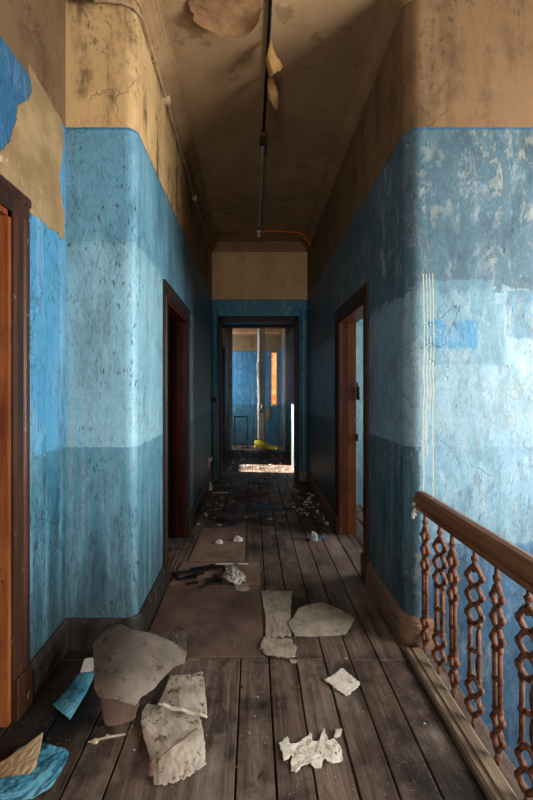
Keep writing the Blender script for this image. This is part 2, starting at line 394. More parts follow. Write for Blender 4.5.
# floor: sub slab and boards
fl = empty('floor'); fl['kind'] = 'structure'
bm = B((-3.6, .93, -2.7, 10.2, -.25, -.03), (.93, 3.7, 2.2, 10.2, -.25, -.03))
obj('subfloor', bm, m_sub, fl)
bm = bmesh.new()
def row(xs, ya, yb, step=2.6, gap=.0035):
    for i in range(len(xs)-1):
        y = ya; 
        while y < yb-.01:
            L = step*random.uniform(.6, 1.4); ye = min(yb, y+L)
            if yb-ye < .4: ye = yb
            box(bm, xs[i]+gap, xs[i+1]-gap, y+.001, ye-.001, -.03, random.uniform(-.002, .0015), ch=.003)
            y = ye
xs_near = [-1.14, -.97, -.80, -.63, -.49, -.06, .078, .21, .35, .48, .62, .76, .93]
row(xs_near, -2.6, 1.97, 9)
xs_far = [-1.14, -.97, -.80, -.60, -.46, -.33, -.2, -.06, .078, .21, .35, .48, .62, .76, .93]
row(xs_far, 1.97, 6.0, 3.2)
row([x*1.0 for x in (-1.14, -.97, -.80, -.66, -.55, -.4, -.26, -.13, .0, .14, .27, .4, .53, .66, .8, .93)], 6.0, 10.1, .33)
row([-3.5+i*.168 for i in range(15)], -2.6, 10.1, 4)
row([.93+i*.15 for i in range(19)], 2.08, 10.1, 3)
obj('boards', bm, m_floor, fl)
# nosing strip along the stairwell
bm = bmesh.new(); sweep(bm, [(.765, -1.5), (.765, 2.02)], [(0, 0), (0, .018), (-.012, .024), (-.03, .024), (-.036, .030), (-.075, .030), (-.088, .016), (-.088, 0)])
tag(struct('trim_1', bm, m_step), kind='structure')

bm = B((-3.6, 3.7, -2.7, 10.2, H, H+.15)); struct('ceiling', bm, m_ceil)
bm = B((-.70, .83, 6.9, 8.9, 2.80, 2.86), (-2.6, .83, 8.9, 9.75, 2.80, 2.86)); struct('ceiling_passage', bm, m_ceil)

# left near wall with doorway (door_1)
bm = B((-1.12, XN, -2.6, .70, 0, H), (-1.12, XN, 1.62, 2.2, 0, H), (-1.12, XN, .70, 1.62, 2.04, H)); struct('wall_left_near', bm, m_left)
# column + hall left wall
rl = .06; rr = .08
pl = [(XN, Y0)] + [(XL-rl+rl*math.sin(math.radians(a)), Y0+rl-rl*math.cos(math.radians(a))) for a in range(0, 91, 9)]
bm = bmesh.new()
prism(bm, pl+[(XL, 2.79), (-.76, 2.79), (-.76, 2.24), (XN, 2.24)], 0, H)
prism(bm, [(XL, 2.79), (XL, 3.63), (-.76, 3.63), (-.76, 2.79)], 1.97, H)
prism(bm, [(XL, 3.63), (XL, YE), (-.76, YE), (-.76, 3.63)], 0, H)
struct('wall_left', bm, m_hall_l, smooth=False)
pr = [(XR+rr-rr*math.sin(math.radians(a)), Y0+rr-rr*math.cos(math.radians(a))) for a in range(0, 91, 9)]
bm = bmesh.new()
prism(bm, [(3.5, Y0)]+pr+[(XR, 2.86), (.95, 2.86), (.95, 2.24), (3.5, 2.24)], -2.8, H)
prism(bm, [(XR, 2.86), (XR, 3.71), (.95, 3.71), (.95, 2.86)], 1.97, H)
prism(bm, [(XR, 3.71), (XR, YE), (.95, YE), (.95, 3.71)], 0, H)
struct('wall_right', bm, m_hall_r)
for n in ('wall_left', 'wall_right'):
    me = bpy.data.objects[n].data
    for p in me.polygons:
        c = p.center; p.use_smooth = (abs(p.normal.z) < .1 and abs(p.normal.x) > .02 and abs(p.normal.y) > .02)
    try: me.set_sharp_from_angle(angle=math.radians(25))
    except Exception: pass
# end wall with wide opening and pilasters
bm = B((-.76, -.516, YE, 6.25, 0, H), (.68, .95, YE, 6.25, 0, H), (-.516, .68, YE, 6.9, 2.42, H))
struct('wall_end', bm, m_end)
bm = bmesh.new()
for cx, s in ((-.606+.045, 1), (.80-.055, 1)):
    w = .045 if cx < 0 else .055
    prism(bm, [(cx-w, YE), (cx-w, YE-.02)] + arc(cx, YE-.02, w*.98, 180, 360, 8)+[(cx+w, YE-.02), (cx+w, YE)], 0.14 if cx > 0 else 0, 2.50)
struct('trim_pilasters', bm, m_end)
bm = B((.69, .80, YE-.075, YE, 0, .14), ch=.006); struct('trim_plinth', bm, m_base_r)
# dark lining inside the opening
bm = B((-.516, -.47, 6.0, 6.14, 0, 2.42), (.625, .68, 6.0, 6.14, 0, 2.42), (-.516, .68, 6.0, 6.14, 2.36, 2.42), (-.516, .68, 6.72, 6.86, 2.385, 2.42), ch=.004)
struct('trim_opening', bm, m_dark)
# passage
bm = B((-.66, -.516, 6.25, 6.38, 0, H), (-.66, -.516, 7.4, 8.9, 0, H), (-.66, -.516, 6.38, 7.4, 2.1, H)); struct('wall_passage_left', bm, m_pass)
bm = B((.68, .83, 6.25, 9.75, 0, H)); struct('wall_passage_right', bm, m_pass)
bm = B((-2.6, -.66, 8.78, 8.9, 0, H)); struct('wall_room_front', bm, m_pass)
bm = B((-2.6, .435, 9.67, 9.85, 0, H), (.585, .83, 9.67, 9.85, 0, H), (.435, .585, 9.67, 9.85, 0, .97), (.435, .585, 9.67, 9.85, 2.25, H)); struct('wall_back', bm, m_back)
bm = B((-2.7, -2.6, 8.78, 9.85, 0, H)); struct('wall_back_side', bm, m_back)
# outer shell of the side rooms and the stairwell
SW = (6.85, 7.50, 1.19, 2.62)      # sun window y0,y1,z0,z1
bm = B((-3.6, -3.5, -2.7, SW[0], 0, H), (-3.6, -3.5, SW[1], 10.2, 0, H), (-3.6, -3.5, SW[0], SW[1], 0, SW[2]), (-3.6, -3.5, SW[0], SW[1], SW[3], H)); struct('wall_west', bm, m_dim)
bm = B((-3.5, -1.12, 2.1, 2.2, 0, H), (-3.5, -.76, 5.1, 5.2, 0, H)); struct('wall_partitions', bm, m_dim)  # unseen; the farther one added to keep sun out of the left room
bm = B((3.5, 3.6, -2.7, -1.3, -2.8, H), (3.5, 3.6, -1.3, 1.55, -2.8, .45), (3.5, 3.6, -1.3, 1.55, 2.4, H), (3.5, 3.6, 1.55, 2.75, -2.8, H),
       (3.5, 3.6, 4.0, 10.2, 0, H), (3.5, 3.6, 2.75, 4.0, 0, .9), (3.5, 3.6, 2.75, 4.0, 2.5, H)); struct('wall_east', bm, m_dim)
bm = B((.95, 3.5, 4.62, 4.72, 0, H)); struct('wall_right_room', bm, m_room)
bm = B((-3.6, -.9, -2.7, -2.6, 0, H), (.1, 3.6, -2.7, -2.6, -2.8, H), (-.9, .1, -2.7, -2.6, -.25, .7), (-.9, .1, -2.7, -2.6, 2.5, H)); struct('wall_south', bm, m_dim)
bm = B((-3.6, 3.7, 10.1, 10.2, 0, H)); struct('wall_north', bm, m_room)
bm = B((.93, 3.5, -2.6, 2.07, -2.85, -2.75), (.90, .93, -2.6, 2.07, -2.8, -.03)); struct('floor_stairwell', bm, m_sub)

# cornice
CP = [(0, 3.365), (.010, 3.365), (.014, 3.378), (.024, 3.384), (.028, 3.40), (.045, 3.418), (.064, 3.43), (.068, 3.442), (.082, 3.447), (.086, 3.46), (.10, 3.463), (.10, H), (0, H)]
bm = bmesh.new()
sweep(bm, [(XN, -2.6)]+pl[0:1]+pl[1:]+[(XL, YE), (XR, YE)]+pr[::-1]+[(3.5, Y0)], CP, -1)
struct('trim_cornice', bm, m_cornice)
bm = bmesh.new(); sweep(bm, [(-2.6, 9.67), (.68, 9.67)], [(0, 2.66), (.02, 2.66), (.03, 2.70), (.07, 2.73), (.07, 2.76), (.1, 2.77), (.1, 2.8), (0, 2.8)], -1); struct('trim_back_cornice', bm, m_cornice)
# skirtings
SK = [(0, 0), (0, .15), (.008, .15), (.012, .14), (.018, .134), (.020, .122), (.024, .118), (.024, 0)]
bm = bmesh.new(); sweep(bm, [(XN, 1.73)]+pl[:3]+pl[3:]+[(XL, 2.68)], SK, -1); struct('baseboard_left', bm, m_base_l)
bm = bmesh.new(); sweep(bm, [(XL, 3.74), (XL, YE-.08)], SK, -1); struct('baseboard_left_far', bm, m_base_l)
bm = bmesh.new(); sweep(bm, [(XR, 2.75)]+pr[::-1]+[(.93, Y0)], SK, -1)
struct('baseboard_right', bm, m_base_r)
bm = bmesh.new(); sweep(bm, [(XR, YE-.08), (XR, 3.82)], SK, -1); struct('baseboard_right_far', bm, m_base_r)

# ---------------------------------------------------------------- doors
def door_case(name, X, ya, yb, top, side, mats, aw=.105, depth=.15, leaf=None):
    """side=+1: wall face looks to +X (left walls); -1: right walls"""
    s = side; root = empty(name, (X, (ya+yb)/2, 0)); root['kind'] = 'structure'
    yc = (ya+yb)/2
    def X_(d): return s*d
    def bb(d0, d1, y0, y1, z0, z1): return (min(X_(d0), X_(d1)), max(X_(d0), X_(d1)), y0-yc, y1-yc, z0, z1)
    PR = [(0, 0), (.012, 0), (.018, .018), (.018, .06), (.026, .068), (.026, aw-.012), (.018, aw), (0, aw)]
    for a, b in ((ya, -1), (yb, 1)):
        bm = bmesh.new()
        pts = [(d, (a+b*w)-yc) for d, w in PR]
        prism(bm, [(X_(d), y) for d, y in pts], .17, top+.0)
        obj('architrave', bm, mats[0], root)
        bm = B(bb(0, .032, min(a, a+b*(aw+.004)), max(a, a+b*(aw+.004)), 0, .17), ch=.004); obj('plinth_block', bm, mats[0], root)
    bm = bmesh.new()
    rowA = [bm.verts.new((X_(d), ya-aw-yc, top+w)) for d, w in PR]; rowB = [bm.verts.new((X_(d), yb+aw-yc, top+w)) for d, w in PR]
    for j in range(len(PR)): bm.faces.new((rowA[j], rowB[j], rowB[(j+1) % len(PR)], rowA[(j+1) % len(PR)]))
    bm.faces.new(rowA); bm.faces.new(rowB[::-1])
    obj('architrave_head', bm, mats[0], root)
    t = .022
    for a, b in ((ya, 1), (yb, -1)):
        bm = B(bb(.002, -depth, min(a, a+b*t), max(a, a+b*t), 0, top)); 
        box(bm, *bb(-.07, -.11, min(a+b*t, a+b*(t+.014)), max(a+b*t, a+b*(t+.014)), 0, top))
        obj('jamb', bm, mats[1], root)
    bm = B(bb(.002, -depth, ya, yb, top-t, top)); obj('head_lining', bm, mats[1], root)
    return root
d1 = door_case('door_1', XN, .72, 1.60, 2.04, 1, (m_frame, m_jamb))
# its panelled leaf standing just inside the frame, closed
bm = B((-.075, -.035, -.42, .42, .01, 2.02))
for z0, z1 in ((.12, .85), (1.0, 1.9)):
    for y0, y1 in ((-.33, -.04), (.04, .33)): box(bm, -.036, -.028, y0, y1, z0, z1, ch=.004)
lf = obj('door_leaf', bm, m_jamb, d1)
d2 = door_case('door_2', XL, 2.79, 3.63, 1.97, 1, (m_dark, m_jambdk))
bm = B((-.20, -.16, -.40, -.36, .01, 1.95)); 
bm.free()
d3 = door_case('door_3', XR, 2.86, 3.71, 1.97, -1, (m_frame, m_jambd))
bm = B((.152, .95, .372, .408, .01, 1.95))
for z0, z1 in ((.15, .85), (1.0, 1.8)):
    for a, b in ((.25, .50), (.60, .85)): box(bm, a, b, .364, .373, z0, z1, ch=.004)
bm.free()
bm = B((.150, .165, .32, .40, 1.24, 1.36), (.146, .156, .34, .38, 1.32, 1.40), ch=.003); obj('lock_keep', bm, m_steel, d3)
bm = B((.148, .158, .35, .40, .86, .92), (.146, .162, .36, .385, .9, .93), ch=.002); obj('strike_plate', bm, m_steel, d3)
# open leaf of passage door: pale edge of a casing at the end of the passage
bm = B((-.535, -.475, 8.80, 8.92, 0, 2.8), (-.51, -.455, 8.86, 8.90, 0, 2.8), ch=.004); struct('trim_passage_casing', bm, m_pipe)

# window at the far end with an emissive orange panel imitating sunlight
wn = empty('window_1', (.51, 9.67, 0)); wn['kind'] = 'structure'
bm = B((-.075, -.06, 0, .1, .97, 2.25), (.06, .075, 0, .1, .97, 2.25), (-.075, .075, 0, .1, .97, .985), (-.075, .075, 0, .1, 2.235, 2.25)); obj('window_frame', bm, m_jamb, wn)
bm = B((-.06, .06, .05, .06, .985, 2.235)); obj('glow_panel', bm, m_glow, wn)
bm = B((-.085, .085, -.03, .0, .945, .97), ch=.003); obj('window_sill', bm, m_pipe, wn)

# bare plaster where the blue coat has fallen off the left wall
def wall_patch(name, poly, X, mat, parent, seed=0, cell=.012, amp=.02):
    ys = [a for a, b in poly]; zs = [b for a, b in poly]; bm = bmesh.new(); vs = {}
    ny = int((max(ys)-min(ys))/cell)+3; nz_ = int((max(zs)-min(zs))/cell)+3
    for i in range(ny):
        for j in range(nz_):
            y = min(ys)-cell+i*cell; z = min(zs)-cell+j*cell
            q = Vector((y*9+seed, z*9, seed)); dy = amp*(mn.noise(q)+.5*mn.noise(q*3.1)); dz = amp*(mn.noise(q+Vector((5, 9, 1)))+.5*mn.noise(q*3.3))
            if in_poly(y+dy+cell/2, z+dz+cell/2, poly):
                f = []
                for a, b in ((i, j), (i+1, j), (i+1, j+1), (i, j+1)):
                    if (a, b) not in vs:
                        yy = min(ys)-cell+a*cell; zz = min(zs)-cell+b*cell
                        vs[(a, b)] = bm.verts.new((X+.003, yy, zz))
                    f.append(vs[(a, b)])
                bm.faces.new(f)
    for _ in range(2):
        new = {}
        for v in bm.verts:
            if v.is_boundary:
                nb = [e.other_vert(v) for e in v.link_edges if e.is_boundary]
                new[v] = v.co*.5+sum((n.co for n in nb), Vector())/len(nb)*.5
        for v, c in new.items(): v.co = c
    r = bmesh.ops.extrude_face_region(bm, geom=bm.faces[:])
    for v in [g for g in r['geom'] if isinstance(g, bmesh.types.BMVert)]: v.co.x -= .0035
    return obj(name, bm, mat, parent)
def YZ(px, py, X=XN):
    D = X*400/(px-253); return (D, EYE-(py-390)/400*D)
pp = [YZ(*q) for q in ((29, 62), (31, 90), (22, 104), (15, 118), (10, 140), (-6, 152), (-12, 175), (27, 211), (64, 239), (62, 205), (60, 175), (62, 150), (61, 118), (50, 101))]
wall_patch('exposed_plaster', pp, XN, m_plaster, bpy.data.objects['wall_left_near'], 3)
pp = [(6.95+.0, .25), (7.12, .25), (7.18, .9), (7.10, 1.25), (7.0, 1.1), (6.98, .7)]
# loose hanging scab of plaster on the back room wall
bm = bmesh.new()
vs = [(.34, .62), (.44, .60), (.50, .70), (.49, .85), (.45, .93), (.42, .80), (.35, .74)]
prism(bm, vs, 0, .006)
for v in bm.verts: v.co = Vector((v.co.x-.08, 9.67-v.co.z, v.co.y))
obj('exposed_plaster', bm, m_plaster, bpy.data.objects['wall_back'])

# ---------------------------------------------------------------- stair balustrade
RX = .87
def scroll_bars(kind, bm):
    """one cast-iron baluster, flat ornament in the YZ plane, base at z 0, top at .70"""
    wide = kind == 'wide'; a = .027 if wide else .017; t = .0105 if wide else .0095
    def T(pts, r=t): tube(bm, [(0, y, z) for y, z in pts], r, 7)
    def chain(z0, z1, loops, aa):
        for s in (-1, 1):
            m = loops*10
            T([(s*aa*(.22+.85*abs(math.sin(math.pi*loops*k/m))**.8), z0+(z1-z0)*k/m) for k in range(m+1)])
        for k in range(loops):
            h = (z1-z0)/loops; zc = z0+h*(k+.5)
            for s in (-1, 1):          # curled leaf breaking out of each oval
                T([(s*(aa*1.05+.010*math.sin(q*.5)), zc-.020+.0055*q) for q in range(7)], [.003, .006, .0085, .0095, .009, .007, .004])
        for k in range(loops+1): ball(bm, (0, 0, z0+(z1-z0)*k/loops), .011, aa*.62+.004, .010)
    T([(0, 0), (0, .02), (0, .035), (0, .05)], [.005, .012, .008, .012])
    chain(.05, .19, 2, a)
    for s in (-1, 1): T([(s*a*.8, .19), (s*a*.8, .40)], t*.9)
    for zc in (.19, .295, .40): 
        T([(-a*.95, zc), (a*.95, zc)], .0095)
        for s in (-1, 1): ball(bm, (0, s*a*.95, zc), .010, .011, .013)
    if wide:
        for z0, z1 in ((.20, .29), (.30, .39)):
            T([(a*.4*math.sin(math.pi*k/8)-a*.8, z0+(z1-z0)*k/8) for k in range(9)], .006)
    chain(.40, .62, 3, a*1.08)
    T([(0, .60), (0, .63), (0, .645), (0, .665), (0, .69)], [.012, .008, .014, .009, .008])
    ball(bm, (0, 0, .650), .012, .019, .011)
def spindle(kind):
    bm = bmesh.new(); scroll_bars(kind, bm)
    return obj('iron_baluster', bm, m_iron, smooth=True)
ys = [2.02, 1.87, 1.73, 1.575, 1.42, 1.27]
pos_words = ['nearest the wall, under the broken end of the handrail', 'second from the wall', 'third from the wall', 'fourth from the wall', 'fifth from the wall', 'sixth from the wall, cut by the photo edge', 'seventh from the wall']
pr_w = spindle('wide'); pr_n = spindle('narrow')
made = set()
for i, y in enumerate(ys):
    k = 'wide' if i % 2 else 'narrow'; src = pr_w if k == 'wide' else pr_n
    o = src if k not in made else src.copy()
    if k in made: C.objects.link(o)
    made.add(k)
    o.location = (RX, y, 0.002); o.scale = (1.25, .80, 1.02); o.rotation_euler = (0, math.radians((0, .6, -.8, .5, -.4, 1, 0)[i]), math.radians((20, 28, 16, 36, 18, 34, 5)[i]))
    tag(o, '%s rusty ornamental iron baluster, %s' % ('broad' if k == 'wide' else 'slim', pos_words[i]), 'baluster', 'rusty iron balusters under the handrail')
bm = bmesh.new()
HP = [(-.030, .715), (-.034, .728), (-.028, .738), (-.036, .752), (-.040, .772), (-.034, .792), (-.018, .805), (0, .809), (.018, .805), (.034, .792), (.040, .772), (.036, .752), (.028, .738), (.034, .728), (.030, .715), (.014, .708), (-.014, .708)]
n = 26
rows = []
for i in range(n+1):
    y = .75+(2.062-.75)*i/n
    rows.append([bm.verts.new((RX+u, y, w)) for u, w in HP])
for i in range(n):
    for j in range(len(HP)): bm.faces.new((rows[i][j], rows[i][(j+1) % len(HP)], rows[i+1][(j+1) % len(HP)], rows[i+1][j]))
bm.faces.new(rows[0]); bm.faces.new(rows[-1][::-1])
hr = obj('handrail', bm, m_rail)
tag(hr, 'worn moulded brown wooden handrail running from the blue wall above the iron balusters', 'handrail')
# crumbled plaster where the rail enters the wall
bm = bmesh.new()
for i in range(9):
    ball(bm, (RX-.035+random.uniform(-.015, .02), 2.06, .70+random.uniform(-.03, .05)), random.uniform(.006, .012), .006, random.uniform(.006, .013), 7)
obj('broken_plaster', bm, m_white, bpy.data.objects['wall_right'])
bpy.data.objects['broken_plaster'].matrix_parent_inverse.identity()

# ---------------------------------------------------------------- ceiling fittings
CX = .085
bm = bmesh.new(); tube(bm, [(CX+.012, .6, H-.011), (CX+.01, 2.3, H-.012), (CX, 3.33, H-.012)], .011, 8)
tag(obj('black_conduit', bm, m_black), 'black conduit running along the ceiling to the brown joint of the grey tube', 'conduit')
tb = empty('tube_light', (CX, 3.3, H))
bm = B((-.028, .028, 0, .16, -.05, 0), ch=.005); obj('end_cap', bm, m_brass, tb)
bm = bmesh.new(); tube(bm, [(0, .15, -.042), (0, 1.80, -.042)], .019, 12); obj('tube', bm, m_tube, tb)
bm = B((-.015, .015, .15, 1.80, -.026, 0), ch=.003); obj('backing_batten', bm, m_brass, tb)
bm = bmesh.new(); lathe(bm, [(.020, 0), (.022, .03), (.010, .06), (.006, .07)], (0, 1.79, -.042), 'y'); obj('end_cap', bm, m_tube, tb)
tag(tb, 'long grey tube light fixed along the middle of the ceiling behind its brown joint', 'light fitting')
LH = W(259, 237, 3.45)
LH = Vector(((259-253)/400*5.42, 5.42, 3.46))
lh = empty('lamp_holder', (LH.x, LH.y, H))
bm = bmesh.new(); lathe(bm, [(.035, 0), (.036, -.012), (.026, -.02)], (0, 0, 0)); obj('ceiling_rose', bm, m_white, lh)
bm = bmesh.new(); lathe(bm, [(.014, -.02), (.017, -.05), (.026, -.052), (.026, -.075), (.018, -.08)], (0, 0, 0)); obj('socket', bm, m_white, lh)
tag(lh, 'small white lamp holder on the ceiling at the far end of the corridor', 'lamp holder')
bm = bmesh.new(); tube(bm, [(LH.x+.03, 5.42, H-.006), (.25, 5.40, H-.006), (.45, 5.42, H-.006), (.62, 5.44, H-.012), (.69, 5.46, H-.03), (.70, 5.46, H-.08), (.76, 5.46, H-.125), (.787, 5.46, 3.30)], .009, 7)
tag(obj('orange_cable', bm, m_orange), 'orange cable running from the white lamp holder to the right cornice', 'cable')
# conduit round the column and down the left side
bm = bmesh.new()
pts = [(-.96, 2.045, 3.33), (-.90, 2.045, 3.335), (-.84, 2.045, 3.325), (-.76, 2.045, 3.322), (-.68, 2.05, 3.318), (-.62, 2.07, 3.312), (-.588, 2.13, 3.31), (-.588, 2.4, 3.305), (-.588, 2.72, 3.30), (-.588, 3.2, 3.285), (-.588, 4.04, 3.27), (-.588, 4.7, 3.255), (-.588, 5.2, 3.25)]
tube(bm, pts, .0085, 8)
cd = obj('wall_conduit', bm, m_conduit)
bm = bmesh.new()
bm.free()
for q in ((-.588, 2.4, 3.305), (-.588, 3.41, 3.282), (-.588, 4.5, 3.26)):
    bm = bmesh.new(); box(bm, q[0]-.017, q[0]+.012, q[1]-.015, q[1]+.015, q[2]-.013, q[2]+.013, ch=.003); obj('clip', bm, m_conduit, cd)
for y, z in ((2.72, 3.30), (4.04, 3.27)):
    bm = bmesh.new(); lathe(bm, [(.030, -.018), (.030, .018), (.024, .024), (.0, .0245)], (-.588, y, z), 'x', 14); obj('junction_box', bm, m_cream, cd)
tag(cd, 'tan painted conduit with round junction boxes under the left cornice', 'conduit')
# dry twiggy nest / old wires at the top of the column
bm = bmesh.new()
for i in range(9):
    x0 = -.95+random.uniform(0, .05); p = [(x0+k*random.uniform(.015, .035), 2.05-random.uniform(0, .03), 3.335+random.uniform(-.03, .02)) for k in range(6)]
    tube(bm, p, .004, 5)
tag(obj('old_wires', bm, m_brass), 'tangle of old brown wires at the top corner of the column', 'wires')

# peeling ceiling paint
def PT(px, py, z):
    D = (z-EYE)*400/(390-py); return Vector(((px-253)/400*D, D, z))
c = [[PT(186, -14, 3.475), PT(225, -16, 3.475), PT(268, -18, 3.475)],
     [PT(186, 6, 3.465), PT(226, 12, 3.45), PT(266, 2, 3.46)],
     [PT(187, 17, 3.40), PT(236, 40, 3.35), PT(262, 14, 3.38)]]
o = sheet('peeling_ceiling_paint', c, m_peel, (70, 50), .06, 4, wrinkle=-.004, seed=3)
tag(o, 'wide tongue of brown paint curling down from the ceiling at the top of the photo', 'peeling paint')
c = [[PT(269, 40, 3.478), PT(271, 37, 3.47), PT(274, 40, 3.478)],
     [PT(266, 54, 3.40), PT(271, 58, 3.36), PT(279, 56, 3.40)],
     [PT(268, 76, 3.33), PT(275, 72, 3.30), PT(283, 66, 3.36)]]
ctri = [(.35, 0), (.65, 0), (1, .6), (1, 1), (0.1, 1), (0, .6)]
o = sheet('peeling_ceiling_paint', c, m_peelpale, (36, 50), .05, 4, wrinkle=-.012, wf=3, seed=5, poly=ctri)
tag(o, 'short pointed curl of pale orange paint hanging beside the black ceiling conduit', 'peeling paint')
c = [[PT(268, 78, 3.42), PT(272, 76, 3.44), PT(275, 80, 3.42)],
     [PT(268, 92, 3.32), PT(273, 92, 3.31), PT(278, 90, 3.34)],
     [PT(272, 106, 3.28), PT(276, 110, 3.27), PT(279, 108, 3.29)]]
o = sheet('peeling_ceiling_paint', c, m_peelpale, (30, 50), .05, 4, wrinkle=-.012, wf=3, seed=8, poly=[(0, 0), (.7, .02), (1, .5), (.9, 1), (.4, 1), (0, .7)])
tag(o, 'narrow leaf of orange paint hanging lower, below the pointed curl', 'peeling paint')

# ---------------------------------------------------------------- things on the floor
# hardboard sheets
def slab(name, corners, z0, z1, mat, label, cat, ch=.0015):
    bm = bmesh.new(); cx = sum(a for a, b in corners)/len(corners); cy = sum(b for a, b in corners)/len(corners)
    prism(bm, [(a-cx, b-cy) for a, b in corners], 0, z1-z0)
    o = obj(name, bm, mat); o.location = (cx, cy, z0); return tag(o, label, cat)
slab('floor_sheet', [(-.57, 1.985), (.062, 1.985), (.045, 2.70), (-.57, 2.70)], .002, .008, m_board, 'large dark brown hardboard sheet flat on the boards behind the curled grey sheet', 'board')
slab('floor_sheet', [(-.57, 2.71), (.055, 2.71), (.05, 3.07), (-.54, 3.07)], .002, .007, m_board2, 'paler hardboard strip under the broken black frame', 'board')
slab('floor_sheet', [(-.50, 3.085), (-.06, 3.085), (-.065, 3.85), (-.48, 3.85)], .002, .007, m_board2, 'long hardboard sheet farther along the corridor, holding the small white lumps', 'board')

def flat(name, pts, mat, label, cat, z=.0045, zz=None, **kw):
    """pts rows of pixel points lying on height z"""
    c = [[W(px, py, (zz[i][j] if zz else z)) for j, (px, py) in enumerate(r)] for i, r in enumerate(pts)]
    o = sheet(name, c, mat, **kw); return tag(o, label, cat)
# grey curled sheet, front left
zz = [[.10, .205, .07], [.15, .235, .085], [.145, .15, .05]]
pts = [[(92, 645), (120, 622), (188, 650)], [(92, 668), (137, 662), (178, 673)], [(96, 693), (132, 706), (164, 690)]]
def pxpoly(pts, x0, x1, y0, y1): return [((x-x0)/(x1-x0), (y-y0)/(y1-y0)) for x, y in pts]
zz = [[.12, .20, .10], [.16, .20, .07], [.13, .12, .02]]
flat('curled_sheet', [[(92, 624), (140, 624), (188, 624)], [(92, 665), (140, 665), (188, 665)], [(92, 706), (140, 706), (188, 706)]], m_grey, 'big curled grey-brown sheet propped up in front of the blue column', 'sheet', zz=zz, res=(100, 90), jag=.015, jf=6, wrinkle=.003, wf=3, thick=.003, seed=11,
     poly=pxpoly([(93, 646), (103, 634), (117, 625), (121, 625), (132, 631), (150, 634), (170, 642), (187, 653), (184, 663), (172, 667), (162, 678), (152, 690), (140, 698), (136, 706), (120, 701), (99, 697), (94, 688), (95, 665)], 92, 188, 624, 706))
flat('sheet_flap', [[(99, 696), (118, 698), (142, 700)], [(101, 712), (118, 713), (139, 710)], [(105, 727), (120, 726), (136, 719)]], m_brown, 'dark torn flap hanging to the floor under the big curled sheet', 'sheet', zz=[[.105, .11, .10], [.045, .05, .05], [.003, .003, .006]], seed=41, jag=.05, res=(40, 40))  # darker paper puts the overhang's shade into the flap's colour
flat('brown_paper_piece', [[(158, 633), (172, 632), (187, 632)], [(158, 645), (172, 645), (187, 645)], [(160, 657), (174, 658), (187, 656)]], m_grey, 'small square brown paper lying behind the curled grey sheet', 'paper', zz=[[.012, .02, .02], [.01, .015, .02], [.01, .01, .012]], seed=12, jag=.02)
flat('blue_strip', [[(78, 674), (88, 670), (97, 671)], [(66, 690), (76, 696), (86, 694)], [(51, 706), (60, 714), (70, 722)]], m_bluep, 'fallen strip of blue paint lying by the left skirting', 'paint piece', zz=[[.05, .06, .05], [.03, .035, .02], [.01, .012, .006]], seed=13, jag=.04)
flat('grey_scrap', [[(84, 659), (90, 657), (95, 657)], [(81, 667), (88, 666), (95, 665)], [(79, 673), (86, 676), (94, 672)]], m_white, 'small grey white scrap above the fallen blue strip', 'paper', zz=[[.09, .09, .08], [.07, .07, .06], [.05, .05, .045]], seed=14, jag=.08, res=(24, 24))
zz = [[.022, .03, .03], [.02, .028, .03], [.010, .02, .02]]
flat('folded_sheet', [[(170, 675), (187, 674), (203, 671)], [(164, 688), (186, 692), (206, 693)], [(157, 703), (182, 713), (208, 717)]], m_paper_w, 'grey white folded sheet lying against the curled sheet, with a bright rolled edge', 'paper', zz=zz, seed=15, jag=.025, res=(70, 60))
p1, p2 = W(158, 704, .040), W(207, 717, .040)
bm = bmesh.new(); tube(bm, [p1+(p2-p1)*k/8+Vector((0, 0, .004*math.sin(k*2))) for k in range(9)], [.004, .006, .0065, .007, .006, .007, .006, .006, .004], 8)
tag(obj('rolled_strip', bm, m_paper), 'thin pale rolled edge of paper between the folded sheet and the stained sheet', 'paper')
flat('stained_sheet', [[(148, 703), (172, 708), (200, 716)], [(140, 722), (172, 732), (205, 735)], [(146, 750), (178, 752), (206, 752)], [(153, 789), (182, 782), (208, 764)]], m_paper_w,
     'cream sheet with brown stains nearest the camera, left of the middle boards', 'paper', zz=[[.008, .010, .010], [.010, .018, .012], [.008, .018, .008], [.005, .010, .006]], seed=16, jag=.022, jf=14, res=(90, 100), wrinkle=.003, wf=5)
flat('dark_scrap', [[(142, 763), (152, 757), (158, 752)], [(146, 772), (152, 768), (157, 764)], [(147, 780), (154, 776), (160, 775)]], m_brown, 'dark curled scrap on the left edge of the stained cream sheet', 'paper', zz=[[.02, .04, .02], [.018, .03, .02], [.014, .02, .02]], seed=17, jag=.1, res=(24, 24))
bm = bmesh.new(); a, b = W(150, 764, .03), W(197, 728, .03); tube(bm, [a+(b-a)*k/10+Vector((0, 0, .003*math.sin(k*1.7))) for k in range(11)], .0022, 6)
tag(obj('thin_twig', bm, m_plank), 'thin dark twig lying across the stained cream sheet', 'twig')
